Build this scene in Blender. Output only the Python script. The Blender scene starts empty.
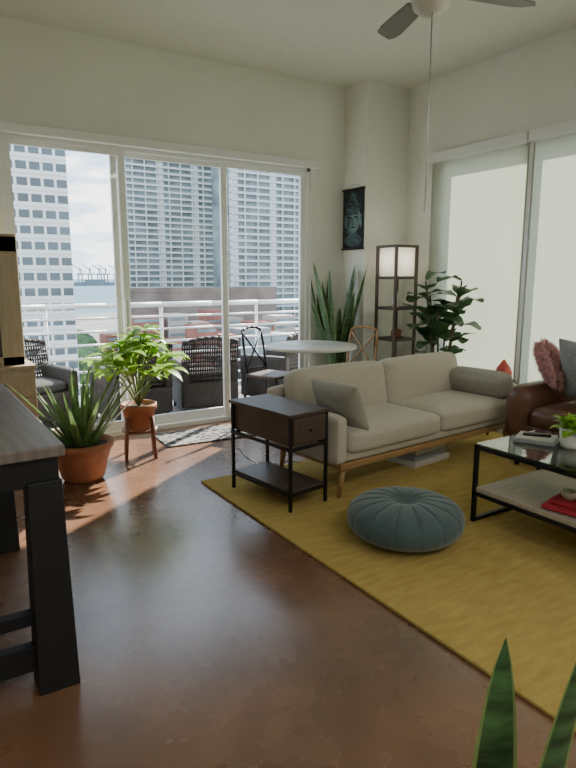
import bpy, bmesh, math, random
from mathutils import Vector, Matrix, Euler
random.seed(7)
D=bpy.data; SC=bpy.context.scene; COL=SC.collection
pi=math.pi; rad=math.radians

# ---------------------------------------------------------------- materials
def M(name,col,rough=.5,metal=0,var=0,scale=5,bump=0,bscale=60,spec=.5,coat=0,trans=0,stretch=(1,1,1),emis=None,es=0,sheen=0,detail=4):
    m=D.materials.new(name);m.use_nodes=True;nt=m.node_tree;N=nt.nodes;L=nt.links
    b=N['Principled BSDF'];out=N['Material Output']
    b.inputs['Base Color'].default_value=(*col,1);b.inputs['Roughness'].default_value=rough
    b.inputs['Metallic'].default_value=metal;b.inputs['Specular IOR Level'].default_value=spec
    b.inputs['Coat Weight'].default_value=coat;b.inputs['Sheen Weight'].default_value=sheen
    if emis: b.inputs['Emission Color'].default_value=(*emis,1);b.inputs['Emission Strength'].default_value=es
    tc=N.new('ShaderNodeTexCoord');mp=N.new('ShaderNodeMapping');mp.inputs['Scale'].default_value=stretch
    L.new(tc.outputs['Object'],mp.inputs['Vector'])
    if var:
        no=N.new('ShaderNodeTexNoise');no.inputs['Scale'].default_value=scale;no.inputs['Detail'].default_value=detail
        L.new(mp.outputs[0],no.inputs['Vector'])
        cr=N.new('ShaderNodeValToRGB')
        cr.color_ramp.elements[0].position=.3;cr.color_ramp.elements[1].position=.7
        cr.color_ramp.elements[0].color=(*[max(0,c*(1-var)) for c in col],1)
        cr.color_ramp.elements[1].color=(*[min(1,c*(1+var)) for c in col],1)
        L.new(no.outputs['Fac'],cr.inputs['Fac']);L.new(cr.outputs['Color'],b.inputs['Base Color'])
    if bump:
        n2=N.new('ShaderNodeTexNoise');n2.inputs['Scale'].default_value=bscale;n2.inputs['Detail'].default_value=3
        L.new(mp.outputs[0],n2.inputs['Vector'])
        bp=N.new('ShaderNodeBump');bp.inputs['Strength'].default_value=bump;bp.inputs['Distance'].default_value=.01
        L.new(n2.outputs['Fac'],bp.inputs['Height']);L.new(bp.outputs[0],b.inputs['Normal'])
    if trans:
        tr=N.new('ShaderNodeBsdfTranslucent');mx=N.new('ShaderNodeMixShader');mx.inputs[0].default_value=trans
        tr.inputs['Color'].default_value=(*[min(1,c*1.6) for c in col],1)
        if var: L.new(cr.outputs['Color'],tr.inputs['Color'])
        L.new(b.outputs[0],mx.inputs[1]);L.new(tr.outputs[0],mx.inputs[2]);L.new(mx.outputs[0],out.inputs['Surface'])
    return m

def glass(name,tint=(1,1,1),base=.04,gain=.9,rough=0.0):
    m=D.materials.new(name);m.use_nodes=True;nt=m.node_tree;N=nt.nodes;L=nt.links
    N.remove(N['Principled BSDF'])
    t=N.new('ShaderNodeBsdfTransparent');t.inputs[0].default_value=(*tint,1)
    g=N.new('ShaderNodeBsdfGlossy');g.inputs['Roughness'].default_value=rough
    lw=N.new('ShaderNodeLayerWeight');lw.inputs[0].default_value=.5
    pw=N.new('ShaderNodeMath');pw.operation='POWER';pw.inputs[1].default_value=4;L.new(lw.outputs['Facing'],pw.inputs[0])
    ma=N.new('ShaderNodeMath');ma.operation='MULTIPLY_ADD';ma.inputs[1].default_value=gain;ma.inputs[2].default_value=base;ma.use_clamp=True;L.new(pw.outputs[0],ma.inputs[0])
    x=N.new('ShaderNodeMixShader');L.new(ma.outputs[0],x.inputs[0]);L.new(t.outputs[0],x.inputs[1]);L.new(g.outputs[0],x.inputs[2])
    L.new(x.outputs[0],N['Material Output'].inputs['Surface']);return m

m_wall=M('wall_paint',(.77,.79,.73),.85,var=.03,scale=1.5,bump=.15,bscale=90)
m_ceil=M('ceiling_plaster',(.74,.76,.70),.9,var=.04,scale=30,bump=.6,bscale=60)
m_white=M('white_frame',(.80,.82,.82),.4)
m_alu=M('frame_side_grey',(.55,.57,.58),.45)
m_black=M('black_metal',(.012,.012,.013),.4,metal=.3)
m_blackw=M('black_painted_wood',(.007,.007,.009),.6,var=.3,scale=8,stretch=(8,8,1))
m_darkw=M('dark_walnut',(.070,.045,.035),.42,var=.35,scale=4,stretch=(12,1,12))
m_topw=M('table_top_wood',(.18,.15,.135),.45,var=.25,scale=3,stretch=(14,1,1))
m_oak=M('oak_wood',(.33,.19,.08),.45,var=.2,scale=4,stretch=(2,14,14))
m_maple=M('pale_cabinet_wood',(.40,.32,.22),.5,var=.12,scale=4,stretch=(8,8,1))
m_beige=M('beige_linen',(.47,.425,.355),.95,var=.08,scale=60,bump=.35,bscale=350,sheen=.2)
m_greyp=M('grey_linen',(.33,.31,.27),.95,var=.1,scale=50,bump=.4,bscale=300)
m_teal=M('teal_velvet',(.050,.088,.098),.8,var=.15,scale=14,bump=.1,bscale=200,sheen=.35)
m_leather=M('brown_leather',(.11,.048,.028),.42,var=.35,scale=6,bump=.3,bscale=60)
m_terra=M('terracotta',(.32,.115,.05),.7,var=.2,scale=8,bump=.1)
m_soil=M('soil',(.03,.02,.012),1,var=.5,scale=40,bump=.8)
m_pink=M('pink_fluffy_fur',(.68,.40,.40),.9,var=.35,scale=30,trans=.15)
m_red=M('red_cloth',(.40,.02,.035),.8,var=.2,scale=20)
m_coral=M('red_glaze',(.50,.07,.05),.35,var=.2,scale=20)
m_sofagrey=M('heather_throw_pillow',(.25,.26,.25),.95,var=.3,scale=70,bump=.5,bscale=200)
m_paper=M('rice_paper',(.92,.90,.80),.8,trans=.5)
m_wicker=M('dark_wicker',(.030,.023,.019),.6,var=.6,scale=40,bump=1,bscale=90,stretch=(1,1,3))
m_outc=M('outdoor_cushion',(.045,.042,.04),.9)
m_chrome=M('brushed_metal',(.6,.6,.6),.3,metal=1)
m_fan=M('fan_grey_blade',(.22,.22,.21),.5,var=.1)
m_fanw=M('fan_housing_white',(.6,.6,.57),.4)
m_leafa=M('aloe_green',(.13,.22,.07),.4,var=.35,scale=25,trans=.25)
m_leafs=M('schefflera_green',(.30,.50,.06),.4,var=.35,scale=12,trans=.45)
m_leaff=M('fig_leaf_green',(.07,.14,.06),.35,var=.3,scale=14,trans=.25)
m_snake=M('snake_plant_green',(.045,.11,.04),.4,var=.7,scale=9,trans=.12,stretch=(1,1,5))
m_snakee=M('snake_plant_margin',(.20,.27,.09),.45,trans=.2)
m_stem=M('stem_brown',(.12,.09,.05),.7)
m_potw=M('white_ceramic',(.66,.66,.63),.25)
m_shelfw=M('whitewashed_shelf',(.42,.36,.28),.6,var=.12,scale=4,stretch=(1,10,1))
m_book=M('book_paper',(.50,.48,.44),.8)
m_bookg=M('book_cover_grey',(.25,.26,.27),.5)
m_glass=glass('window_glass',(.98,.99,.99),.02,.25)
m_glass2=glass('table_glass',(.50,.58,.54),.16,.9,.02)
m_glassd=glass('cabinet_glass',(.7,.66,.6),.06)

# roller shade fabric
m_shade=D.materials.new('roller_shade_fabric');m_shade.use_nodes=True
nt=m_shade.node_tree;N=nt.nodes;L=nt.links;N.remove(N['Principled BSDF'])
df=N.new('ShaderNodeBsdfDiffuse');tl=N.new('ShaderNodeBsdfTranslucent');mx=N.new('ShaderNodeMixShader')
df.inputs[0].default_value=(.60,.62,.52,1);tl.inputs[0].default_value=(.33,.35,.265,1);mx.inputs[0].default_value=.42
L.new(df.outputs[0],mx.inputs[1]);L.new(tl.outputs[0],mx.inputs[2]);L.new(mx.outputs[0],N['Material Output'].inputs['Surface'])

# stained concrete floor
m_floor=D.materials.new('stained_concrete_floor');m_floor.use_nodes=True
nt=m_floor.node_tree;N=nt.nodes;L=nt.links;b=N['Principled BSDF']
tc=N.new('ShaderNodeTexCoord')
n1=N.new('ShaderNodeTexNoise');n1.inputs['Scale'].default_value=1.3;n1.inputs['Detail'].default_value=7;n1.inputs['Roughness'].default_value=.6;n1.inputs['Distortion'].default_value=.3
n2=N.new('ShaderNodeTexNoise');n2.inputs['Scale'].default_value=6;n2.inputs['Detail'].default_value=4
L.new(tc.outputs['Object'],n1.inputs['Vector']);L.new(tc.outputs['Object'],n2.inputs['Vector'])
cr=N.new('ShaderNodeValToRGB');e=cr.color_ramp.elements
e[0].position=.25;e[0].color=(.11,.060,.040,1);e[1].position=.75;e[1].color=(.28,.140,.072,1)
x=cr.color_ramp.elements.new(.5);x.color=(.185,.093,.053,1)
L.new(n1.outputs['Fac'],cr.inputs['Fac'])
mxc=N.new('ShaderNodeMix');mxc.data_type='RGBA';mxc.blend_type='MULTIPLY';mxc.inputs[0].default_value=.35
cr2=N.new('ShaderNodeValToRGB');cr2.color_ramp.elements[0].position=.2;cr2.color_ramp.elements[0].color=(.6,.6,.6,1);cr2.color_ramp.elements[1].position=.75
L.new(n2.outputs['Fac'],cr2.inputs['Fac']);L.new(cr.outputs['Color'],mxc.inputs[6]);L.new(cr2.outputs['Color'],mxc.inputs[7])
L.new(mxc.outputs[2],b.inputs['Base Color'])
mr=N.new('ShaderNodeMapRange');mr.inputs[3].default_value=.22;mr.inputs[4].default_value=.32
L.new(n2.outputs['Fac'],mr.inputs[0]);L.new(mr.outputs[0],b.inputs['Roughness'])
b.inputs['Specular IOR Level'].default_value=.7;b.inputs['Coat Weight'].default_value=.5;b.inputs['Coat Roughness'].default_value=.22
bp=N.new('ShaderNodeBump');bp.inputs['Strength'].default_value=.03;bp.inputs['Distance'].default_value=.01
L.new(n1.outputs['Fac'],bp.inputs['Height']);L.new(bp.outputs[0],b.inputs['Normal'])

# rug
m_rug=D.materials.new('mustard_rug_wool');m_rug.use_nodes=True
nt=m_rug.node_tree;N=nt.nodes;L=nt.links;b=N['Principled BSDF'];b.inputs['Roughness'].default_value=1;b.inputs['Specular IOR Level'].default_value=.1
tc=N.new('ShaderNodeTexCoord');mp=N.new('ShaderNodeMapping');mp.inputs['Scale'].default_value=(3,12,1)
n1=N.new('ShaderNodeTexNoise');n1.inputs['Scale'].default_value=2.2;n1.inputs['Detail'].default_value=7
n2=N.new('ShaderNodeTexNoise');n2.inputs['Scale'].default_value=110;n2.inputs['Detail'].default_value=3
L.new(tc.outputs['Object'],mp.inputs[0]);L.new(mp.outputs[0],n1.inputs['Vector']);L.new(tc.outputs['Object'],n2.inputs['Vector'])
cr=N.new('ShaderNodeValToRGB');e=cr.color_ramp.elements
e[0].position=.25;e[0].color=(.38,.265,.082,1);e[1].position=.75;e[1].color=(.52,.385,.13,1)
ma=N.new('ShaderNodeMath');ma.operation='MULTIPLY_ADD';ma.inputs[1].default_value=.5;ma.inputs[2].default_value=-.25
L.new(n2.outputs['Fac'],ma.inputs[0]);ad=N.new('ShaderNodeMath');L.new(n1.outputs['Fac'],ad.inputs[0]);L.new(ma.outputs[0],ad.inputs[1])
L.new(ad.outputs[0],cr.inputs['Fac']);L.new(cr.outputs['Color'],b.inputs['Base Color'])
bp=N.new('ShaderNodeBump');bp.inputs['Strength'].default_value=.6;bp.inputs['Distance'].default_value=.01
L.new(n2.outputs['Fac'],bp.inputs['Height']);L.new(bp.outputs[0],b.inputs['Normal'])

# patterned doormat
m_mat=D.materials.new('black_white_doormat');m_mat.use_nodes=True
nt=m_mat.node_tree;N=nt.nodes;L=nt.links;b=N['Principled BSDF'];b.inputs['Roughness'].default_value=.95
tc=N.new('ShaderNodeTexCoord');v=N.new('ShaderNodeTexVoronoi');v.feature='DISTANCE_TO_EDGE';v.inputs['Scale'].default_value=12
L.new(tc.outputs['Object'],v.inputs['Vector']);cr=N.new('ShaderNodeValToRGB');e=cr.color_ramp.elements
e[0].position=.07;e[0].color=(.20,.19,.17,1);e[1].position=.12;e[1].color=(.025,.025,.025,1)
L.new(v.outputs['Distance'],cr.inputs['Fac']);L.new(cr.outputs['Color'],b.inputs['Base Color'])

# ---------------------------------------------------------------- mesh helpers
def empty(name,loc=(0,0,0),rz=0):
    o=D.objects.new(name,None);COL.objects.link(o);o.location=loc;o.rotation_euler=(0,0,rz);o.empty_display_size=.1;return o
def fin(name,bm,mats,parent=None,loc=(0,0,0),rot=(0,0,0),smooth=False,bevel=0,bseg=2,sub=0):
    me=D.meshes.new(name);bmesh.ops.recalc_face_normals(bm,faces=bm.faces)
    bm.to_mesh(me);bm.free()
    for m in (mats if isinstance(mats,(list,tuple)) else [mats]): me.materials.append(m)
    o=D.objects.new(name,me);COL.objects.link(o);o.location=loc;o.rotation_euler=rot
    if parent: o.parent=parent
    if smooth:
        for p in me.polygons:p.use_smooth=True
    if bevel:
        md=o.modifiers.new('b','BEVEL');md.width=bevel;md.segments=bseg;md.limit_method='ANGLE'
    if sub:
        md=o.modifiers.new('s','SUBSURF');md.levels=sub;md.render_levels=sub
    return o
def abox(bm,x0,x1,y0,y1,z0,z1,mi=0):
    v=[bm.verts.new(p) for p in ((x0,y0,z0),(x1,y0,z0),(x1,y1,z0),(x0,y1,z0),(x0,y0,z1),(x1,y0,z1),(x1,y1,z1),(x0,y1,z1))]
    for f in ((3,2,1,0),(4,5,6,7),(0,1,5,4),(1,2,6,5),(2,3,7,6),(3,0,4,7)):
        bm.faces.new([v[i] for i in f]).material_index=mi
def tube(bm,p0,p1,r0,r1=None,seg=10,mi=0,caps=True):
    r1=r0 if r1 is None else r1
    p0=Vector(p0);p1=Vector(p1);d=(p1-p0).normalized();a=Vector((0,0,1)) if abs(d.z)<.9 else Vector((1,0,0))
    s=d.cross(a).normalized();t=d.cross(s)
    A=[];B=[]
    for i in range(seg):
        c=math.cos(2*pi*i/seg);q=math.sin(2*pi*i/seg)
        A.append(bm.verts.new(p0+(s*c+t*q)*r0));B.append(bm.verts.new(p1+(s*c+t*q)*r1))
    for i in range(seg):
        f=bm.faces.new((A[i],A[(i+1)%seg],B[(i+1)%seg],B[i]));f.material_index=mi;f.smooth=True
    if caps:
        bm.faces.new(A[::-1]).material_index=mi;bm.faces.new(B).material_index=mi
def path(bm,pts,r,seg=8,mi=0):
    for i in range(len(pts)-1): tube(bm,pts[i],pts[i+1],r if not callable(r) else r(i/(len(pts)-1)),r if not callable(r) else r((i+1)/(len(pts)-1)),seg,mi)
def lathe(bm,prof,seg=36,mi=0,c=(0,0,0)):
    rings=[]
    for r,z in prof:
        rings.append([bm.verts.new((c[0]+max(r,1e-4)*math.cos(2*pi*i/seg),c[1]+max(r,1e-4)*math.sin(2*pi*i/seg),c[2]+z)) for i in range(seg)])
    for k in range(len(rings)-1):
        for i in range(seg):
            f=bm.faces.new((rings[k][i],rings[k][(i+1)%seg],rings[k+1][(i+1)%seg],rings[k+1][i]));f.material_index=mi;f.smooth=True
def bx(name,x0,x1,y0,y1,z0,z1,mat,parent=None,bevel=.004):
    bm=bmesh.new();cx,cy,cz=(x0+x1)/2,(y0+y1)/2,(z0+z1)/2
    abox(bm,x0-cx,x1-cx,y0-cy,y1-cy,z0-cz,z1-cz);return fin(name,bm,mat,parent,(cx,cy,cz),bevel=bevel)
def soft(name,c,size,mat,parent=None,r=.05,bulge=.02,rot=(0,0,0),cuts=12,axis=2,wr=0):
    bm=bmesh.new();bmesh.ops.create_cube(bm,size=2);bmesh.ops.subdivide_edges(bm,edges=bm.edges[:],cuts=cuts,use_grid_fill=True)
    h=Vector(size)/2;r=min(r,min(h)*.98)
    for v in bm.verts:
        u=v.co.copy();p=Vector([u[i]*h[i] for i in range(3)])
        q=Vector([max(-(h[i]-r),min(h[i]-r,p[i])) for i in range(3)])
        d=p-q
        if d.length>1e-6:
            d.normalize();p=q+d*r
        a,b2=[i for i in range(3) if i!=axis]
        bl=(1-u[a]**2)*(1-u[b2]**2)*bulge*u[axis]
        p[axis]+=bl
        for k in (a,b2): p[k]+= (1-u[axis]**2)*(1-u[b2 if k==a else a]**2)*bulge*.35*u[k]
        if wr: p[axis]+=wr*math.sin(p[a]*37+p[b2]*11)*math.sin(p[b2]*29)*.5
        v.co=p
    return fin(name,bm,mat,parent,c,rot,smooth=True,sub=1)
def pillow(name,c,size,mat,parent=None,rot=(0,0,0),n=14):
    bm=bmesh.new();w,h,t=size
    g={}
    for s in (1,-1):
        for i in range(n+1):
            for j in range(n+1):
                u=-1+2*i/n;v=-1+2*j/n;edge=(i in(0,n) or j in(0,n))
                if s==-1 and edge: g[s,i,j]=g[1,i,j];continue
                k=1-.07*(1-abs(v)**2)*abs(u);l=1-.07*(1-abs(u)**2)*abs(v)
                z=t/2*((1-abs(u)**2.6)*(1-abs(v)**2.6))**.5*s
                z+=.006*math.sin(u*9+v*4)*(1-u*u)*(1-v*v)
                g[s,i,j]=bm.verts.new((u*w/2*k,v*h/2*l,z))
    for s in (1,-1):
        for i in range(n):
            for j in range(n):
                q=[g[s,i,j],g[s,i+1,j],g[s,i+1,j+1],g[s,i,j+1]]
                bm.faces.new(q if s==1 else q[::-1])
    return fin(name,bm,mat,parent,c,rot,smooth=True,sub=1)
def leaf(bm,base,az,el,Lg,W,prof,curl=0,fold=.2,n=9,mi=0,twist=0,edge=None,wave=0,sv=None):
    p=Vector(base);rows=[]
    for i in range(n+1):
        t=i/n;e=el-curl*t
        d=Vector((math.cos(e)*math.cos(az),math.cos(e)*math.sin(az),math.sin(e)))
        s=Vector((-math.sin(az),math.cos(az),0))
        if sv is not None:
            s=Vector(sv);s=(s-d*s.dot(d)).normalized()
        nr=s.cross(d)*-1
        tw=twist*t;s2=s*math.cos(tw)+nr*math.sin(tw);n2=nr*math.cos(tw)-s*math.sin(tw)
        w=W/2*prof(t);wv=wave*math.sin(t*14)*w
        cs=(-1,-.82,0,.82,1) if edge is not None else (-1,0,1)
        rows.append([bm.verts.new(p+s2*w*c+n2*(fold*w*abs(c)+wv*c)) for c in cs])
        p=p+d*(Lg/n)
    for i in range(n):
        m=len(rows[0])
        for k in range(m-1):
            f=bm.faces.new((rows[i][k],rows[i][k+1],rows[i+1][k+1],rows[i+1][k]));f.smooth=True
            f.material_index=edge if (edge is not None and k in(0,m-2)) else mi
oval=lambda t: max(.02,math.sin(pi*min(1,t*.97+.015)**.85))
obov=lambda t: max(.02,math.sin(pi*min(1,t*.98)**1.35)**.7)
sword=lambda t: max(.02,(.55+.45*min(1,t*2.2))*(1-t**3.5)**.75) if t<1 else .02
aloe=lambda t: max(.02,(1-t)**.75)

# ---------------------------------------------------------------- dimensions
XL,XR,YB,YF,ZC=-2.2,4.92,-2.6,5.58,3.54
T=.16
# ---------------------------------------------------------------- room shell
bx('floor',XL-T,XR+T,YB-T,YF+T,-.1,0,m_floor,bevel=0)
bx('ceiling',XL-T,XR+T,YB-T,YF+T,ZC,ZC+.12,m_ceil,bevel=0)
def wallmesh(name,boxes,mat=m_wall):
    bm=bmesh.new()
    for b_ in boxes: abox(bm,*b_)
    return fin(name,bm,mat)
DX0,DX1,DZ=.78,3.88,2.68
wallmesh('wall_back',[(XL-T,DX0,YF,YF+T,0,ZC),(DX1,XR+T,YF,YF+T,0,ZC),(DX0,DX1,YF,YF+T,DZ,ZC)])
wallmesh('wall_column',[(4.33,XR,5.19,YF,0,ZC)])
WY0,WY1,WZ0,WZ1=-.6,4.69,.12,2.72
wallmesh('wall_right',[(XR,XR+T,WY1,YF,0,ZC),(XR,XR+T,YB,WY0,0,ZC),(XR,XR+T,WY0,WY1,0,WZ0),(XR,XR+T,WY0,WY1,WZ1,ZC)])
bx('wall_left',XL-T,XL,YB,YF,0,ZC,m_wall,bevel=0)
bx('wall_front',XL,XR,YB-T,YB,0,ZC,m_wall,bevel=0)
bx('baseboard_back',XL,DX0-.02,YF-.015,YF,0,.1,m_white)
bx('baseboard_column',4.315,4.33,5.175,YF-.015,0,.1,m_white)
bx('baseboard_right',XR-.015,XR,WY1,5.19,0,.1,m_white)

# sliding door
dr=empty('door_1',(0,0,0))
bm=bmesh.new();y0,y1=YF+.02,YF+.15
abox(bm,DX0,DX0+.04,y0,y1,0,DZ);abox(bm,DX1-.05,DX1,y0,y1,0,DZ)
abox(bm,DX0,DX1,y0,y1,DZ-.05,DZ);abox(bm,DX0,DX1,y0,y1,0,.05)
fin('frame_outer',bm,m_white,dr,bevel=.004)
for k,(a,b_,yy) in enumerate(((DX0+.04,1.84,YF+.04),(1.72,2.90,YF+.08),(2.81,DX1-.05,YF+.04))):
    bm=bmesh.new();s=.06
    abox(bm,a,a+s,yy,yy+.035,.05,DZ-.05);abox(bm,b_-s,b_,yy,yy+.035,.05,DZ-.05)
    abox(bm,a+s,b_-s,yy,yy+.035,DZ-.09,DZ-.05);abox(bm,a+s,b_-s,yy,yy+.035,.05,.14)
    fin('sash_%d'%(k+1),bm,m_white,dr)
    bm=bmesh.new();v=[bm.verts.new(p) for p in((a+s,yy+.017,.14),(b_-s,yy+.017,.14),(b_-s,yy+.017,DZ-.09),(a+s,yy+.017,DZ-.09))];bm.faces.new(v)
    fin('pane_%d'%(k+1),bm,m_glass,dr)
bx('handle',1.78,1.81,YF+.0,YF+.04,1.0,1.3,m_alu,dr)
sh=empty('roller_shade')
bx('cassette',DX0-.02,DX1+.06,YF-.07,YF-.002,DZ-.02,DZ+.06,m_white,sh,.008)
# right windows + shades
wn=empty('window_1')
bm=bmesh.new()
for yy in (WY1,3.64,2.58,1.52,.46,WY0+.08):
    abox(bm,XR+.03,XR+.12,yy-.08,yy,WZ0,WZ1)
abox(bm,XR+.03,XR+.12,WY0,WY1,WZ0,WZ0+.08);abox(bm,XR+.03,XR+.12,WY0,WY1,WZ1-.08,WZ1)
fin('frame',bm,m_white,wn,bevel=.004)
bm=bmesh.new();bm.faces.new([bm.verts.new(p) for p in((XR+.09,WY0,WZ0),(XR+.09,WY1,WZ0),(XR+.09,WY1,WZ1),(XR+.09,WY0,WZ1))]);fin('pane',bm,m_glass,wn)
for k,(a,b_) in enumerate(((3.60,4.78),(-.66,3.56))):
    e_=empty('roller_shade')
    bx('cassette',XR-.09,XR-.002,a-(.0 if k==0 else .02),b_+.02,2.69,2.79,m_white,e_,.01)
    bm=bmesh.new();bm.faces.new([bm.verts.new(p) for p in((XR-.03,a,.08),(XR-.03,b_,.08),(XR-.03,b_,2.7),(XR-.03,a,2.7))]);fin('fabric',bm,m_shade,e_)
    bx('hem_bar',XR-.04,XR-.02,a,b_,.06,.085,m_white,e_)
bx('trim_1',XR-.028,XR-.002,3.54,3.62,.0,2.69,m_white,bevel=.003)
bx('trim_2',XR-.028,XR-.002,4.74,4.80,.1,2.69,m_white,bevel=.003)

# ---------------------------------------------------------------- rug, mat
bx('area_rug',1.76,4.78,-.9,3.94,.0,.018,m_rug,bevel=.006)
o=bx('door_mat',0,.88,0,.5,0.001,.014,m_mat,bevel=.004);o.location=(2.36,5.17,.0075);o.rotation_euler=(0,0,rad(-4))

# ---------------------------------------------------------------- sofa
sf=empty('sofa',(2.345,3.02,.019),rad(5));W=2.14
bm=bmesh.new();abox(bm,.04,W-.04,.03,.09,.205,.25);abox(bm,.04,W-.04,.74,.80,.205,.25);abox(bm,.04,.1,.09,.74,.205,.25);abox(bm,W-.1,W-.04,.09,.74,.205,.25)
fin('wood_rail',bm,m_oak,sf,bevel=.006)
bm=bmesh.new()
for x_,y_ in((.10,.08),(W-.1,.08),(.10,.74),(W-.1,.74)): tube(bm,(x_,y_,.21),(x_-.03*(1 if x_<1 else -1),y_,0),.026,.014,12)
fin('legs',bm,m_oak,sf)
soft('seat_base',(W/2,.42,.295),(W-.1,.76,.10),m_beige,sf,.03,.0)
for k in range(2):
    soft('seat_cushion_%d'%(k+1),(.10+.485+.97*k,.335,.385),(.965,.68,.17),m_beige,sf,.055,.022,wr=.003)
    soft('back_cushion_%d'%(k+1),(.09+.49+.98*k,.66,.60),(.97,.19,.41),m_beige,sf,.07,.03,rot=(rad(-12),0,0),axis=1,wr=.004)
soft('arm_left',(.045,.42,.41),(.11,.80,.34),m_beige,sf,.04,.008,axis=0)
soft('arm_right',(W-.045,.42,.41),(.11,.80,.34),m_beige,sf,.04,.008,axis=0)
soft('back_frame',(W/2,.80,.46),(W,.10,.44),m_beige,sf,.04,.0,axis=1)
soft('bolster_cushion',(W-.20,.30,.57),(.20,.60,.23),m_greyp,sf,.075,.02,rot=(0,rad(-14),0),axis=0,wr=.006)
pillow('side_pillow',(.21,.24,.61),(.36,.50,.17),m_greyp,sf,rot=(0,rad(68),0))

bs=empty('book_stack',(3.50,3.48,.019),rad(8))
for k,(w,d,h,mt) in enumerate(((.46,.34,.05,m_book),(.42,.30,.045,m_bookg),(.38,.30,.05,m_book))):
    bx('book_%d'%(k+1),-w/2,w/2,-d/2,d/2,.0475*k,.0475*k+.047,mt,bs)

# ---------------------------------------------------------------- side table
st=empty('side_table',(1.975,3.05,.019),rad(8));w,d,h=.33,.64,.62
bm=bmesh.new()
for x_ in(0,w-.02):
    for y_ in(0,d-.02): abox(bm,x_,x_+.02,y_,y_+.02,0,h)
for z_ in(.12,h-.20):
    abox(bm,0,w,0,.018,z_-.02,z_);abox(bm,0,w,d-.018,d,z_-.02,z_);abox(bm,0,.018,0,d,z_-.02,z_);abox(bm,w-.018,w,0,d,z_-.02,z_)
fin('metal_frame',bm,m_black,st,bevel=.002)
bx('top_panel',-.01,w+.01,-.01,d+.01,h,h+.022,m_darkw,st)
bx('drawer_box',.018,w-.018,.01,d-.015,h-.19,h-.001,m_darkw,st)
bx('drawer_front',.025,w-.025,-.004,.012,h-.18,h-.012,m_darkw,st)
bx('lower_shelf',.012,w-.012,.012,d-.012,.12,.135,m_darkw,st)
bm=bmesh.new();tube(bm,(w/2,-.02,h-.1),(w/2,0,h-.1),.008);fin('knob',bm,m_black,st)
bm=bmesh.new();pts=[]
for i in range(25):
    t=i/24;pts.append((2.10+.55*t,3.99+.05*math.sin(t*9),.006+.20*(1-t)**3*abs(math.cos(t*3))))
path(bm,pts,.004,6);fin('power_cable',bm,m_white)

# ---------------------------------------------------------------- pouf
bm=bmesh.new();R_=.335;hh=.12;nu=180;nv=30;rings=[]
for j in range(nv+1):
    ph=pi*j/nv;ring=[]
    for i in range(nu):
        th=2*pi*i/nu
        s=abs(math.sin(ph))**.62;c=math.copysign(abs(math.cos(ph))**.85,math.cos(ph))
        k=(th*15/(2*pi))%1;k=min(k,1-k);crs=math.exp(-(k/.07)**2)
        top=max(0,c)
        r=R_*s*(1-.012*crs*s);z=hh*c
        z*=1-.10*crs*min(1,s*1.6)*top
        z-=math.copysign(1,c)*.07*math.exp(-(r/.06)**2) if abs(c)>.05 else 0
        ring.append(bm.verts.new((r*math.cos(th),r*math.sin(th),z)))
    rings.append(ring)
for j in range(nv):
    for i in range(nu): bm.faces.new((rings[j][i],rings[j][(i+1)%nu],rings[j+1][(i+1)%nu],rings[j+1][i]))
bmesh.ops.remove_doubles(bm,verts=bm.verts,dist=.0004)
pf=empty('floor_pouf',(2.345,2.40,.018+.12))
fin('tufted_body',bm,m_teal,pf,smooth=True)
bm=bmesh.new();lathe(bm,[(0,.066),(.012,.064),(.018,.058),(.018,.040)],16);fin('button',bm,m_teal,pf)

# ---------------------------------------------------------------- coffee table
ct=empty('coffee_table',(2.85,1.13,.019),rad(0));w,d,h=.66,1.22,.485
bm=bmesh.new()
for y_ in(0,d-.025):
    abox(bm,0,.025,y_,y_+.025,0,h);abox(bm,w-.025,w,y_,y_+.025,0,h)
    abox(bm,0,w,y_,y_+.025,0,.025);abox(bm,0,w,y_,y_+.025,h-.025,h)
for x_ in(0,w-.025): abox(bm,x_,x_+.025,0,d,h-.025,h);abox(bm,x_,x_+.025,0,d,.17,.195)
fin('steel_frame',bm,m_black,ct,bevel=.002)
bx('glass_top',.004,w-.004,.004,d-.004,h+.0,h+.012,m_glass2,ct,.002)
bx('lower_shelf',.005,w-.005,.026,d-.026,.195,.225,m_shelfw,ct)
ht=.019+h+.013
bk=empty('magazine_stack',(3.20,2.17,ht),rad(25))
bx('magazine_1',-.09,.09,-.12,.12,0,.018,m_bookg,bk);bx('magazine_2',-.08,.08,-.11,.11,.0185,.034,m_book,bk)
rm=empty('remote_control',(3.20,2.17,ht+.0345),rad(40));bx('remote_body',-.022,.022,-.08,.08,0,.016,m_black,rm,.005)
rc=empty('folded_red_cloth',(3.06,1.80,.019+.228),rad(10))
soft('cloth_fold_1',(0,0,.012),(.34,.26,.022),m_red,rc,.01,.003);soft('cloth_fold_2',(.01,.01,.035),(.26,.20,.022),m_red,rc,.01,.003)
bm=bmesh.new();lathe(bm,[(0,.0),(.03,.0),(.042,.02),(.044,.045),(.04,.045),(.036,.02),(0,.008)],24)
fin('trinket_bowl',bm,m_shelfw,None,(3.02,1.82,.019+.228+.049),smooth=True)
pp=empty('potted_houseplant',(3.25,1.98,ht))
bm=bmesh.new();lathe(bm,[(0,0),(.05,0),(.06,.02),(.068,.12),(.063,.12),(.058,.10),(0,.10)],30);fin('ceramic_pot',bm,m_potw,pp,smooth=True)
bm=bmesh.new()
for i in range(60):
    leaf(bm,(random.uniform(-.03,.03),random.uniform(-.03,.03),.10),random.uniform(0,6.28),random.uniform(.3,1.5),random.uniform(.10,.15),.05,oval,1.3,.2,6)
fin('foliage',bm,m_leafs,pp)

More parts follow.
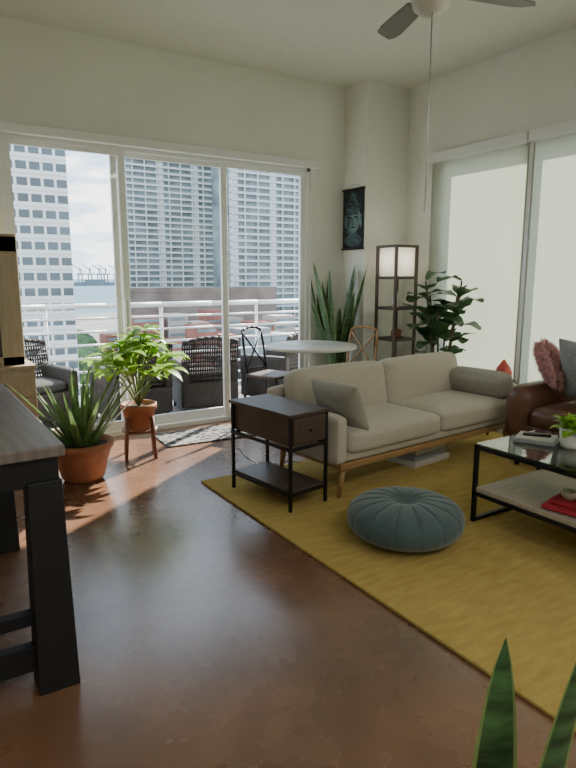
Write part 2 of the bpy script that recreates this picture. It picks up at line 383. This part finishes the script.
# ---------------------------------------------------------------- leather sofa at the right wall
ls=empty('leather_sofa',(4.0,.98,.018))
soft('base',(.42,1.02,.27),(.78,1.98,.18),m_leather,ls,.04,0)
soft('arm_far',(.40,1.96,.42),(.80,.24,.46),m_leather,ls,.11,.02,axis=1)
soft('arm_near',(.40,.12,.42),(.80,.24,.46),m_leather,ls,.11,.02,axis=1)
for k in range(2):
    soft('seat_cushion_%d'%(k+1),(.33,.24+.4+.8*k,.42),(.66,.79,.17),m_leather,ls,.07,.03)
    soft('back_cushion_%d'%(k+1),(.68,.24+.4+.8*k,.66),(.22,.78,.42),m_leather,ls,.09,.03,rot=(0,rad(8),0),axis=0)
bm=bmesh.new()
for x_ in(.08,.76):
    for y_ in(.1,1.95): tube(bm,(x_,y_,.19),(x_,y_,0),.025,.018)
fin('feet',bm,m_blackw,ls)
tp=empty('throw_pillow',(4.28,2.52,.80));pillow('body',(0,0,0),(.52,.50,.17),m_sofagrey,tp,rot=(rad(10),rad(72),0))
cs_=empty('corner_stool',(4.68,3.57,.019));bm=bmesh.new();lathe(bm,[(0,.50),(.13,.50),(.135,.51),(.135,.53),(0,.53)],30)
for a in range(3): tube(bm,(.11*math.cos(a*2.09),.11*math.sin(a*2.09),0),(.08*math.cos(a*2.09),.08*math.sin(a*2.09),.5),.012)
fin('stool',bm,m_darkw,cs_)
rv=empty('red_vase',(4.68,3.57,.550));bm=bmesh.new();lathe(bm,[(0,0),(.045,0),(.075,.04),(.080,.08),(.06,.13),(.03,.17),(.012,.20),(0,.205)],30);fin('vase_body',bm,m_coral,rv,smooth=True)
fp=empty('fluffy_pillow',(4.34,2.86,.83),0)
pillow('core',(0,0,0),(.28,.34,.11),m_pink,fp,rot=(rad(60),rad(20),rad(20)))
bm=bmesh.new()
rotm=Euler((rad(60),rad(20),rad(20))).to_matrix()
for i in range(3200):
    u=random.uniform(-1,1);v=random.uniform(-1,1);s=random.choice((1,-1))
    z=.055*((1-abs(u)**2.6)*(1-abs(v)**2.6))**.5*s
    p=rotm@Vector((u*.13,v*.16,z));n_=rotm@Vector((u*.8+random.uniform(-.6,.6),v*.8+random.uniform(-.6,.6),s*.7)).normalized()
    sd=n_.cross(Vector((random.random(),random.random(),.3))).normalized()*.006
    tipp=p+n_*random.uniform(.04,.07)+Vector((0,0,-.015))
    bm.faces.new([bm.verts.new(p-sd),bm.verts.new(p+sd),bm.verts.new(tipp)])
fin('fur',bm,m_pink,fp)

# ---------------------------------------------------------------- floor lamp
fl=empty('floor_lamp',(4.50,4.86,0),rad(0));s=.145;H_=1.84
bm=bmesh.new()
for x_ in(-s,s):
    for y_ in(-s,s): abox(bm,x_-.013,x_+.013,y_-.013,y_+.013,0,H_)
for z_ in(.06,.45,.85,1.18,1.50,H_-.014):
    abox(bm,-s,s,-s-.012,-s+.012,z_-.014,z_+.014);abox(bm,-s,s,s-.012,s+.012,z_-.014,z_+.014)
    abox(bm,-s-.012,-s+.012,-s,s,z_-.014,z_+.014);abox(bm,s-.012,s+.012,-s,s,z_-.014,z_+.014)
for z_ in(.06,.45,.85,1.18): abox(bm,-s,s,-s,s,z_-.008,z_+.008)
fin('wood_frame',bm,M('lamp_brown_wood',(.07,.042,.028),.5,var=.2,scale=8),fl)
bm=bmesh.new()
c=[(-s+.016,-s+.016),(s-.016,-s+.016),(s-.016,s-.016),(-s+.016,s-.016)]
for a in range(4):
    p,q=c[a],c[(a+1)%4]
    bm.faces.new([bm.verts.new(x) for x in((*p,1.52),(*q,1.52),(*q,1.82),(*p,1.82))])
fin('paper_shade',bm,m_paper,fl)
bm=bmesh.new();lathe(bm,[(0,0),(.012,0),(.012,.10),(.03,.13),(.038,.17),(.025,.21),(0,.215)],20);fin('bulb',bm,M('lamp_bulb',(1,.95,.8),.4,emis=(1,.88,.68),es=18),fl,(0,0,1.55),smooth=True)
bm=bmesh.new();lathe(bm,[(0,0),(.035,0),(.05,.05),(.03,.12),(.02,.15),(.025,.17)],20);fin('shelf_vase',bm,m_potw,fl,(.0,.0,1.188),smooth=True)
bm=bmesh.new();lathe(bm,[(0,0),(.05,0),(.06,.06),(.05,.09),(0,.1)],20);fin('shelf_jar',bm,m_terra,fl,(.02,.0,.858),smooth=True)

# ---------------------------------------------------------------- wall scroll
ws=empty('wall_scroll',(4.33,5.39,1.82))
bx('cloth',-.012,-.004,-.18,.18,.0,.64,M('scroll_black',(.008,.012,.014),.8),ws,.001)
bm=bmesh.new();tube(bm,(-.016,-.192,.64),(-.016,.192,.64),.011);tube(bm,(-.016,-.192,.0),(-.016,.192,.0),.011);fin('rods',bm,m_blackw,ws)
m_art1=M('painted_face_teal',(.055,.10,.115),.8,var=.6,scale=22);m_art2=M('painted_dark_line',(.008,.012,.014),.8);m_art3=M('painted_highlight',(.13,.20,.21),.8,var=.6,scale=16)
def disc(bm,cy,cz,ry,rz,x,mi=0,n=28):
    f=lambda y,z:(x,y*1.15,(z-.33)*1.12+.33)
    c=bm.verts.new(f(cy,cz));v=[bm.verts.new(f(cy+ry*math.cos(2*pi*i/n),cz+rz*math.sin(2*pi*i/n))) for i in range(n)]
    for i in range(n): bm.faces.new((c,v[i],v[(i+1)%n])).material_index=mi
bm=bmesh.new()
disc(bm,0,.12,.13,.06,-.0125);disc(bm,0,.20,.055,.09,-.0128);disc(bm,0,.33,.105,.145,-.0132,2)
disc(bm,0,.44,.110,.075,-.0136,0);disc(bm,0,.53,.045,.045,-.0138,0)
disc(bm,-.115,.30,.015,.07,-.0134,2);disc(bm,.115,.30,.015,.07,-.0134,2)
disc(bm,.045,.34,.032,.009,-.0142,1);disc(bm,-.045,.34,.032,.009,-.0142,1);disc(bm,0,.245,.030,.009,-.0142,1);disc(bm,0,.30,.012,.035,-.0141,0)
disc(bm,.045,.37,.036,.006,-.0142,1);disc(bm,-.045,.37,.036,.006,-.0142,1);disc(bm,.075,.29,.035,.11,-.01325,0)
for i in range(40):
    disc(bm,random.uniform(-.09,.09),random.uniform(.42,.51),.010,.010,-.0142,1,10)
fin('painted_figure',bm,[m_art1,m_art2,m_art3],ws)
bm=bmesh.new();path(bm,[(-.016,-.17,.64),(-.008,0,.70),(-.016,.17,.64)],.002,5);fin('cord',bm,m_oak,ws)

# ---------------------------------------------------------------- round table and chairs
rt=empty('round_dining_table',(3.26,4.66,0))
bm=bmesh.new();lathe(bm,[(0,.84),(.40,.84),(.43,.85),(.43,.868),(.42,.875),(0,.875)],64);fin('round_top',bm,m_potw,rt)
bm=bmesh.new();lathe(bm,[(0,0),(.27,0),(.27,.02),(.08,.05),(.035,.12),(.03,.6),(.04,.78),(.12,.84),(0,.84)],36);fin('pedestal',bm,m_white,rt)
def chair(loc,rz,metal=True,seatm=m_oak):
    c=empty('dining_chair',loc,rz);bm=bmesh.new();fm=m_black if metal else m_oak
    w=.19;H0=.52
    for x_ in(-w,w):
        path(bm,[(x_*1.05,-.20,0),(x_*.9,-.17,H0)],.013);path(bm,[(x_*1.1,.23,0),(x_*.9,.18,H0),(x_*.92,.22,.80),(x_*.85,.25,.97)],.013)
        path(bm,[(x_*.97,-.18,.22),(x_*1.0,.2,.22)],.009)
    path(bm,[(-w*.85,.25,.97),(-w*.45,.262,.995),(0,.267,1.0),(w*.45,.262,.995),(w*.85,.25,.97)],.014)
    path(bm,[(-w*.9,.19,.58),(w*.85,.245,.95)],.009);path(bm,[(w*.9,.19,.58),(-w*.85,.245,.95)],.009)
    path(bm,[(-w,-.18,.26),(w,-.18,.26)],.009);path(bm,[(-w*.9,.19,.58),(w*.9,.19,.58)],.01)
    fin('frame',bm,fm,c)
    soft('seat',(0,0,.525),(.40,.39,.04),seatm,c,.018,.0)
chair((3.14,5.20,0),rad(25),True,m_darkw);chair((3.80,4.76,0),rad(-75),False)

# ---------------------------------------------------------------- plants
def pot(parent,prof,mat,seg=40,soilz=None,soilr=None):
    bm=bmesh.new();lathe(bm,prof,seg);fin('pot',bm,mat,parent,smooth=False)
    bm=bmesh.new();lathe(bm,[(soilr,soilz-.01),(soilr*.5,soilz+.01),(0,soilz+.005)],24);fin('soil',bm,m_soil,parent)
sp=empty('snake_plant',(4.06,5.30,0))
pot(sp,[(0,0),(.12,0),(.16,.30),(.17,.36),(.155,.36),(.145,.32),(0,.32)],m_potw,soilz=.33,soilr=.15)
bm=bmesh.new();tube(bm,(0,0,.3),(0,0,.34),.02)
for i in range(22):
    a=random.uniform(0,6.28);r=random.uniform(0,.09)
    leaf(bm,(r*math.cos(a),r*math.sin(a),.33),a,rad(random.uniform(72,88)),random.uniform(.75,1.38),.105,sword,random.uniform(-.1,.2),.25,12,0,random.uniform(-1,1),1,.15)
for v in bm.verts: v.co.x=min(v.co.x,.25); v.co.y=min(v.co.y,.26)
fin('leaves',bm,[m_snake,m_snakee],sp)
# fiddle leaf fig
fg=empty('fiddle_leaf_fig',(4.62,4.30,0))
pot(fg,[(0,0),(.11,0),(.14,.28),(.13,.28),(0,.25)],m_potw,soilz=.26,soilr=.13)
bm=bmesh.new()
for k in range(6):
    a=k*1.05+.4;tip=Vector((.16*math.cos(a),.20*math.sin(a),1.17+.15*(k%3)));b0=Vector((.03*math.cos(a),.03*math.sin(a),.25))
    pts=[b0.lerp(tip,t) for t in(0,.35,.7,1)];path(bm,pts,.010,6,1)
    for j in range(8):
        t=.5+.5*j/7;p=b0.lerp(tip,t);aa=j*2.4+k
        leaf(bm,p,aa,rad(random.uniform(5,55)),random.uniform(.26,.36),random.uniform(.20,.26),obov,random.uniform(.3,1.3),.15,9,0,0,None,.12)
for v in bm.verts: v.co.x=min(v.co.x,.22+.02*v.co.z*math.sin(v.co.y*9))
fin('leaves',bm,[m_leaff,m_stem],fg)
# aloe in terracotta pot
al=empty('potted_aloe',(1.05,4.50,0))
pot(al,[(0,0),(.13,0),(.155,.03),(.20,.20),(.22,.25),(.23,.255),(.23,.30),(.21,.30),(.20,.26),(0,.25)],m_terra,soilz=.27,soilr=.205)
bm=bmesh.new()
for i in range(34):
    a=i*2.399+random.uniform(-.2,.2);r=.02+.10*(i/34);L_=random.uniform(.42,.70)
    leaf(bm,(r*math.cos(a),r*math.sin(a),.27),a,rad(84-44*(i/34)+random.uniform(-6,6)),L_,.062,aloe,random.uniform(-.3,.4),.55,10,0)
fin('leaves',bm,m_leafa,al)
# schefflera on wooden stand
sc_=empty('potted_schefflera',(1.62,4.86,0))
bm=bmesh.new()
for a in range(4):
    q=a*pi/2+.5;tube(bm,(.17*math.cos(q),.17*math.sin(q),0),(.14*math.cos(q),.14*math.sin(q),.36),.016,.018,10)
for a in range(2):
    q=a*pi/2+.5;c,s_=math.cos(q),math.sin(q);tube(bm,(-.15*c,-.15*s_,.22),(.15*c,.15*s_,.22),.013)
lathe(bm,[(.13,.225),(.15,.225),(.15,.245),(.13,.245)],30)
fin('plant_stand',bm,M('stand_red_wood',(.16,.06,.03),.5,var=.2),sc_)
bm=bmesh.new();lathe(bm,[(0,.235),(.095,.235),(.11,.26),(.135,.41),(.15,.41),(.15,.46),(.135,.46),(.125,.42),(0,.41)],36);fin('pot',bm,m_terra,sc_)
bm=bmesh.new();lathe(bm,[(.125,.425),(.06,.44),(0,.435)],20);fin('soil',bm,m_soil,sc_)
bm=bmesh.new()
for k in range(24):
    a=k*2.4;sp_=.08+.27*((k%8)/7);z=.66+.36*(1-(k%8)/9)+random.uniform(-.08,.06)
    tip=Vector((sp_*math.cos(a),sp_*math.sin(a),z));mid=Vector((tip.x*.4,tip.y*.4,.42+(z-.42)*.6))
    path(bm,[(0,0,.43),mid,tip],.006,6,1)
    nl=random.randint(5,7)
    for j in range(nl):
        aa=j*2*pi/nl+random.uniform(-.25,.25)
        leaf(bm,tip,aa,rad(random.uniform(0,35)),random.uniform(.17,.27),.085,oval,random.uniform(.6,1.4),.2,8,0,0,None,.06)
fin('leaves',bm,[m_leafs,M('green_stem',(.18,.25,.06),.5)],sc_)
# foreground snake plant
fs=empty('snake_plant',(.77,.55,0))
pot(fs,[(0,0),(.11,0),(.14,.22),(.13,.22),(0,.2)],m_terra,soilz=.20,soilr=.12)
bm=bmesh.new();SV=(.84,-.54,0)
leaf(bm,(-.026,-.014,.2),rad(230),rad(89),.755,.096,sword,.0,.18,16,0,.1,1,0,SV)
leaf(bm,(-.056,-.064,.2),rad(-33),rad(85),.86,.070,sword,.10,.18,16,0,.5,1,0,SV)
leaf(bm,(.03,.05,.2),rad(30),rad(80),.42,.06,sword,.1,.25,12,0,.3,1)
leaf(bm,(.05,-.05,.2),rad(-60),rad(80),.40,.06,sword,.2,.25,12,0,.3,1)
leaf(bm,(-.02,.02,.2),rad(200),rad(86),.30,.06,sword,.1,.25,12,0,.3,1)
fin('leaves',bm,[m_snake,m_snakee],fs)

# ---------------------------------------------------------------- tall dark table (left) with stool
dt=empty('counter_table',(0,0,0))
bx('table_top',-.75,.44,2.13,3.62,.885,.925,m_topw,dt,.006)
bm=bmesh.new()
def taper(bm,x0,x1,y0,y1,z1,g):
    v=[bm.verts.new(p) for p in((x0-g,y0-g,0),(x1+g,y0-g,0),(x1+g,y1+g,0),(x0-g,y1+g,0),(x0,y0,z1),(x1,y0,z1),(x1,y1,z1),(x0,y1,z1))]
    for f in ((3,2,1,0),(4,5,6,7),(0,1,5,4),(1,2,6,5),(2,3,7,6),(3,0,4,7)): bm.faces.new([v[i] for i in f])
for x_ in(-.68,.30):
    for y_ in(2.14,3.47): taper(bm,x_+.01,x_+.125,y_,y_+.10,.80,.014)
fin('legs',bm,m_blackw,dt,bevel=.004)
bm=bmesh.new()
for y_ in(2.16,3.50): abox(bm,-.70,.42,y_,y_+.05,.78,.885);abox(bm,-.6,.32,y_+.01,y_+.05,.26,.31);abox(bm,-.6,.32,y_+.01,y_+.05,.08,.18)
for x_ in(-.68,.36): abox(bm,x_,x_+.04,2.2,3.55,.78,.885)
fin('apron_and_stretchers',bm,m_blackw,dt,bevel=.003)
sto=empty('bar_stool',(.02,2.66,0))
soft('seat',(0,0,.60),(.38,.36,.07),m_black,sto,.03,.01)
bm=bmesh.new()
for x_ in(-.15,.15):
    for y_ in(-.14,.14): tube(bm,(x_*1.15,y_*1.15,0),(x_,y_,.58),.018)
for z_ in(.2,.38):
    for y_ in(-.15,.15): tube(bm,(-.16,y_,z_),(.16,y_,z_),.011)
    for x_ in(-.16,.16): tube(bm,(x_,-.15,z_),(x_,.15,z_),.011)
fin('legs',bm,m_blackw,sto)

# ---------------------------------------------------------------- cabinet at left
cb=empty('display_cabinet',(.03,0,0))
bm=bmesh.new()
abox(bm,-.10,.84,5.14,5.55,0,.78);abox(bm,-.11,.85,5.12,5.56,.78,.81)
abox(bm,-.08,-.05,5.22,5.55,.81,1.82);abox(bm,.74,.78,5.22,5.55,.81,1.82);abox(bm,-.08,.78,5.22,5.55,1.80,1.84);abox(bm,-.08,.78,5.53,5.55,.81,1.80)
for z_ in(1.15,1.5): abox(bm,-.05,.74,5.26,5.53,z_,z_+.02)
abox(bm,-.08,.78,5.205,5.22,1.70,1.82);abox(bm,-.08,.78,5.205,5.22,.81,.88)
for x_ in(-.08,.32,.62): abox(bm,x_,x_+.16 if x_>.5 else x_+.09,5.205,5.22,.81,1.82)
fin('carcass',bm,m_maple,cb,bevel=.004)
bm=bmesh.new()
for x0,x1 in((-.07,.365),(.375,.81)):
    abox(bm,x0,x1,5.122,5.14,.56,.755);abox(bm,x0,x1,5.122,5.14,.05,.54)
fin('drawers_and_doors',bm,m_maple,cb,bevel=.004)
bx('glass_doors',-.04,.74,5.212,5.216,.85,1.74,m_glassd,cb,0)
bm=bmesh.new()
for z_ in(.815,1.172,1.522):
    for x_ in(.05,.2,.42,.56): lathe(bm,[(0,0),(.03,0),(.05,.06),(.05,.12),(.045,.12),(0,.02)],16,0,(x_,5.38,z_))
fin('dishes',bm,m_potw,cb)
bm=bmesh.new()
for x_ in(.15,.6): tube(bm,(x_,5.10,.66),(x_,5.122,.66),.014)
fin('knobs',bm,m_black,cb)

# ---------------------------------------------------------------- ceiling fan
cf=empty('ceiling_fan',(2.58,2.58,.05))
bm=bmesh.new();Z=ZC-.05;lathe(bm,[(0,Z),(.07,Z),(.065,Z-.05),(.02,Z-.08),(.014,Z-.09),(.014,3.14),(.05,3.13),(.11,3.10),(.12,3.04),(.11,2.98),(.06,2.96),(.06,2.94),(0,2.94)],36)
fin('motor_and_downrod',bm,m_fanw,cf)
bm=bmesh.new();lathe(bm,[(.085,2.95),(.105,2.93),(.10,2.895),(.06,2.862),(0,2.852)],30);fin('light_bowl',bm,M('frosted_bowl',(.7,.7,.66),.3),cf)
bm=bmesh.new()
for k in range(4):
    a=rad(72+90*k);ca,sa=math.cos(a),math.sin(a)
    def q(r,s,z): return (r*ca-s*sa,r*sa+s*ca,z)
    prof=[(.10,.02),(.16,.025),(.19,.05),(.35,.062),(.52,.07),(.60,.06),(.63,.03)]
    up=[];lo=[]
    for r,hw in prof:
        tl_=.012 if r>.17 else 0
        up.append((bm.verts.new(q(r,hw,2.98+tl_)),bm.verts.new(q(r,-hw,2.98-tl_))));lo.append((bm.verts.new(q(r,hw,2.97+tl_)),bm.verts.new(q(r,-hw,2.97-tl_))))
    for i in range(len(prof)-1):
        bm.faces.new((up[i][0],up[i][1],up[i+1][1],up[i+1][0]));bm.faces.new((lo[i][0],lo[i+1][0],lo[i+1][1],lo[i][1]))
        bm.faces.new((up[i][0],up[i+1][0],lo[i+1][0],lo[i][0]));bm.faces.new((up[i][1],lo[i][1],lo[i+1][1],up[i+1][1]))
    bm.faces.new((up[-1][0],up[-1][1],lo[-1][1],lo[-1][0]))
fin('blades',bm,m_fan,cf)
bm=bmesh.new();tube(bm,(-.02,-.03,1.87),(-.02,-.03,2.87),.0035,None,6);lathe(bm,[(0,1.82),(.008,1.83),(.008,1.86),(0,1.875)],12,c=(-.02,-.03,0));fin('pull_chain',bm,m_chrome,cf)

# ---------------------------------------------------------------- balcony
bx('balcony_slab',-3,6.5,YF+T,7.55,-.25,-.03,M('balcony_concrete',(.20,.19,.18),.8,var=.15,scale=4),bevel=0)
rl=empty('balcony_railing')
bm=bmesh.new()
xs=[-2.8+.7*i for i in range(14)]
for z_,r in((1.17,.032),(1.02,.014),(.86,.014),(.70,.014),(.54,.014),(.38,.014),(.22,.014),(.08,.014)):
    path(bm,[(x_,7.35,z_) for x_ in xs],r,8)
for x_ in xs[::2]:
    tube(bm,(x_,7.37,-.03),(x_,7.37,1.17),.022)
fin('rails',bm,M('railing_white',(.70,.73,.75),.4),rl)
def wicker(loc,rz,name='wicker_armchair',w=.68):
    c=empty(name,loc,rz);h=w/2
    soft('base',(0,0,.22),(w,.66,.30),m_wicker,c,.03,0)
    soft('arm_1',(-h+.05,0,.47),(.10,.66,.25),m_wicker,c,.03,0);soft('arm_2',(h-.05,0,.47),(.10,.66,.25),m_wicker,c,.03,0)
    bm=bmesh.new()
    for i in range(25):
        x_=-h+.02+(w-.04)*i/24;zt=.86-.05*(2*i/24-1)**2;path(bm,[(x_,.27,.35),(x_,.31,.6),(x_,.35,zt)],.010,6)
    for j in range(9):
        z_=.40+.05*j;y_=.28+.13*(z_-.40);tube(bm,(-h+.02,y_+(j%2)*.01,z_),(h-.02,y_+(j%2)*.01,z_),.012,None,6)
    path(bm,[(-h+.02+(w-.04)*i/8,.35,.87-.05*(2*i/8-1)**2) for i in range(9)],.022,8)
    fin('woven_back',bm,m_wicker,c)
    soft('cushion',(0,-.03,.42),(w-.22,.54,.10),m_outc,c,.04,.01)
    bm=bmesh.new()
    for x_ in (-h+.05,h-.05):
        for y_ in(-.28,.28): tube(bm,(x_,y_,.1),(x_,y_,0),.02)
    fin('feet',bm,m_black,c)
wicker((1.10,6.65,-.03),rad(15));wicker((2.05,6.38,-.03),rad(-170));wicker((2.95,6.45,-.03),rad(-190));wicker((3.95,6.45,-.03),rad(-150))
pt=empty('patio_side_table',(3.45,7.05,-.03));bm=bmesh.new();lathe(bm,[(0,.5),(.22,.5),(.22,.53),(0,.53)],30)
for a in range(3): tube(bm,(.2*math.cos(a*2.09),.2*math.sin(a*2.09),0),(.08*math.cos(a*2.09),.08*math.sin(a*2.09),.5),.012)
fin('table',bm,m_black,pt)

# ---------------------------------------------------------------- city
m_con=M('tower_white_concrete',(.62,.63,.62),.8,var=.05,scale=.05);m_win=M('tower_window_glass',(.05,.075,.09),.15,var=.4,scale=.15,spec=.6)
m_con2=M('tower_balcony_concrete',(.54,.58,.58),.8);m_win2=M('tower_recess',(.17,.22,.24),.45,var=.5,scale=.12)
GZ=-35
bm=bmesh.new();abox(bm,-12,30.2,128,150,GZ,115,0)
z=GZ+3
while z<113:
    x_=-11
    while x_<29:
        abox(bm,x_,x_+1.9,127.93,128.1,z,z+1.5,1);x_+=2.45
    abox(bm,-12,30.2,127.8,128.0,z-.75,z-.45,0)
    z+=3.0
fin('apartment_tower',bm,[m_con,m_win])
def btower(x0,x1,y0,y1,h,fh=3.3,pc=(.42,.47,.48)):
    bm=bmesh.new();abox(bm,x0+1,x1-1,y0+1.6,y1,GZ,h,1)
    z=GZ+4
    while z<h:
        abox(bm,x0,x1,y0,y0+3,z,z+.4,0)
        abox(bm,x0,x1,y0,y0+.12,z+.4,z+1.15,2)
        z+=fh
    n=int((x1-x0)/7)
    for i in range(n+1):
        xx=x0+(x1-x0-.5)*i/n;abox(bm,xx,xx+.5,y0+.2,y0+3,GZ,h,0)
    for i in range(0,n,3):
        xx=x0+(x1-x0)*i/n;abox(bm,xx+1,xx+4,y0+1.0,y0+2,GZ,h,0)
    fin('apartment_tower',bm,[m_con2,m_win2,M('balcony_panel',pc,.4)])
btower(105,182,330,350,150);btower(146,215,280,305,150,3.4,(.34,.41,.45))
bm=bmesh.new();abox(bm,84,165,268,277,GZ,-3);abox(bm,84,165,267.8,268,-5,-4.4);abox(bm,84,165,267.8,268,-9,-8.4)
fin('podium_building',bm,M('podium_brown',(.17,.14,.12),.8,var=.3,scale=.1))
bm=bmesh.new()
for r_ in range(3):
    x_=68+r_*3
    while x_<150:
        wd=random.uniform(6,13);zt=random.uniform(-22,-10)-r_*0;mi=random.choice((0,0,0,1,2))
        y_=240-r_*24;abox(bm,x_,x_+wd,y_,y_+10,GZ,zt,mi)
        for f_ in range(3): abox(bm,x_+.6,x_+wd-.6,y_-.1,y_,zt-2.4-3*f_,zt-1.2-3*f_,3)
        x_+=wd+random.uniform(0,2)
fin('low_rise_buildings',bm,[M('red_brick',(.25,.10,.075),.8,var=.3,scale=.2),M('cream_stucco',(.36,.33,.29),.8),M('grey_roof',(.22,.24,.25),.8),m_win2])
bm=bmesh.new()
for i in range(90):
    y_=random.uniform(165,238);x_=random.uniform(.20,.25)*y_;r=random.uniform(4,7)
    mt_=Matrix.Translation((x_,y_,GZ+random.uniform(5,13)))@Matrix.Diagonal((r,r,r*.8,1))
    bmesh.ops.create_icosphere(bm,subdivisions=2,radius=1,matrix=mt_)
for v in bm.verts: v.co+=Vector((random.uniform(-.8,.8),random.uniform(-.8,.8),random.uniform(-.8,.8)))
fin('tree_canopy',bm,M('tree_green',(.05,.10,.04),.9,var=.5,scale=.3))
bx('ground',-2000,2000,20,640,GZ-1,GZ,M('city_ground',(.16,.17,.15),.9,var=.4,scale=.03),bevel=0)
bx('bay_water',-12000,12000,640,20000,GZ-1.4,GZ-.3,M('bay_water_mat',(.075,.155,.20),.7,var=.15,scale=.004,spec=.15),bevel=0)
bm=bmesh.new();abox(bm,500,1300,3000,3100,GZ,-18);abox(bm,560,700,2990,3000,GZ,-8);abox(bm,760,860,2990,3000,GZ,-5);fin('far_shore',bm,M('far_shore_grey',(.20,.25,.28),.9))
bm=bmesh.new()
for x_ in(730,775,820,850,900):
    for s_ in(-8,8): abox(bm,x_+s_-2.5,x_+s_+2.5,2950,2954,GZ,22)
    abox(bm,x_-20,x_+22,2950,2954,17,22);abox(bm,x_-2.5,x_+2.5,2950,2954,20,48)
    tube(bm,(x_,2952,46),(x_+22,2952,20),1.6,None,5);tube(bm,(x_,2952,40),(x_-34,2952,64),2.2,None,5)
fin('port_cranes',bm,M('crane_grey',(.16,.20,.25),.8))

# ---------------------------------------------------------------- added interior fill lights behind the camera, housings shaped like ceiling fixtures
for k,(x_,y_) in enumerate(((-.6,-1.2),(1.6,-1.2),(3.6,-1.0))):
    cl=empty('added_fill_light',(x_,y_,ZC))
    bx('housing',-.32,.32,-.32,.32,-.05,-.001,m_white,cl,.006)
    l_=D.lights.new('lamp','AREA');l_.shape='SQUARE';l_.size=.56;l_.energy=33;l_.color=(1,.97,.91)
    lo_=D.objects.new('lamp',l_);COL.objects.link(lo_);lo_.parent=cl;lo_.location=(0,0,-.055)

# ---------------------------------------------------------------- world + sun
w=D.worlds.new('sky');SC.world=w;w.use_nodes=True;nt=w.node_tree;N=nt.nodes;L=nt.links
bg=N['Background'];tc=N.new('ShaderNodeTexCoord');sx=N.new('ShaderNodeSeparateXYZ');L.new(tc.outputs['Generated'],sx.inputs[0])
cr=N.new('ShaderNodeValToRGB');e=cr.color_ramp.elements;e[0].position=0;e[0].color=(.62,.78,.92,1);e[1].position=.6;e[1].color=(.28,.48,.80,1)
L.new(sx.outputs[2],cr.inputs[0])
mp=N.new('ShaderNodeMapping');mp.inputs['Scale'].default_value=(1,1,3.2);L.new(tc.outputs['Generated'],mp.inputs[0])
no=N.new('ShaderNodeTexNoise');no.inputs['Scale'].default_value=10;no.inputs['Detail'].default_value=8;no.inputs['Roughness'].default_value=.6;L.new(mp.outputs[0],no.inputs['Vector'])
c2=N.new('ShaderNodeValToRGB');c2.color_ramp.elements[0].position=.44;c2.color_ramp.elements[1].position=.60;L.new(no.outputs['Fac'],c2.inputs[0])
mx=N.new('ShaderNodeMix');mx.data_type='RGBA';L.new(c2.outputs['Color'],mx.inputs[0]);L.new(cr.outputs['Color'],mx.inputs[6]);mx.inputs[7].default_value=(1.2,1.2,1.18,1)
L.new(mx.outputs[2],bg.inputs['Color']);bg.inputs['Strength'].default_value=3.5
sl=D.lights.new('sun','SUN');sl.energy=22;sl.angle=rad(.8);sl.color=(1,.94,.84)
so=D.objects.new('sun',sl);COL.objects.link(so)
el=rad(34);dv=Vector((-.82*math.cos(el),-.572*math.cos(el),-math.sin(el)))
so.rotation_euler=dv.to_track_quat('-Z','Y').to_euler();so.location=(12,10,12)

# ---------------------------------------------------------------- camera
cam=D.cameras.new('camera');co=D.objects.new('camera',cam);COL.objects.link(co)
cam.sensor_fit='VERTICAL';cam.sensor_height=36;cam.lens=36*600/768;cam.clip_end=40000;cam.clip_start=.05
co.location=(0,0,1.5);co.rotation_euler=(pi/2-math.atan(106/600),0,-rad(32.7));SC.camera=co
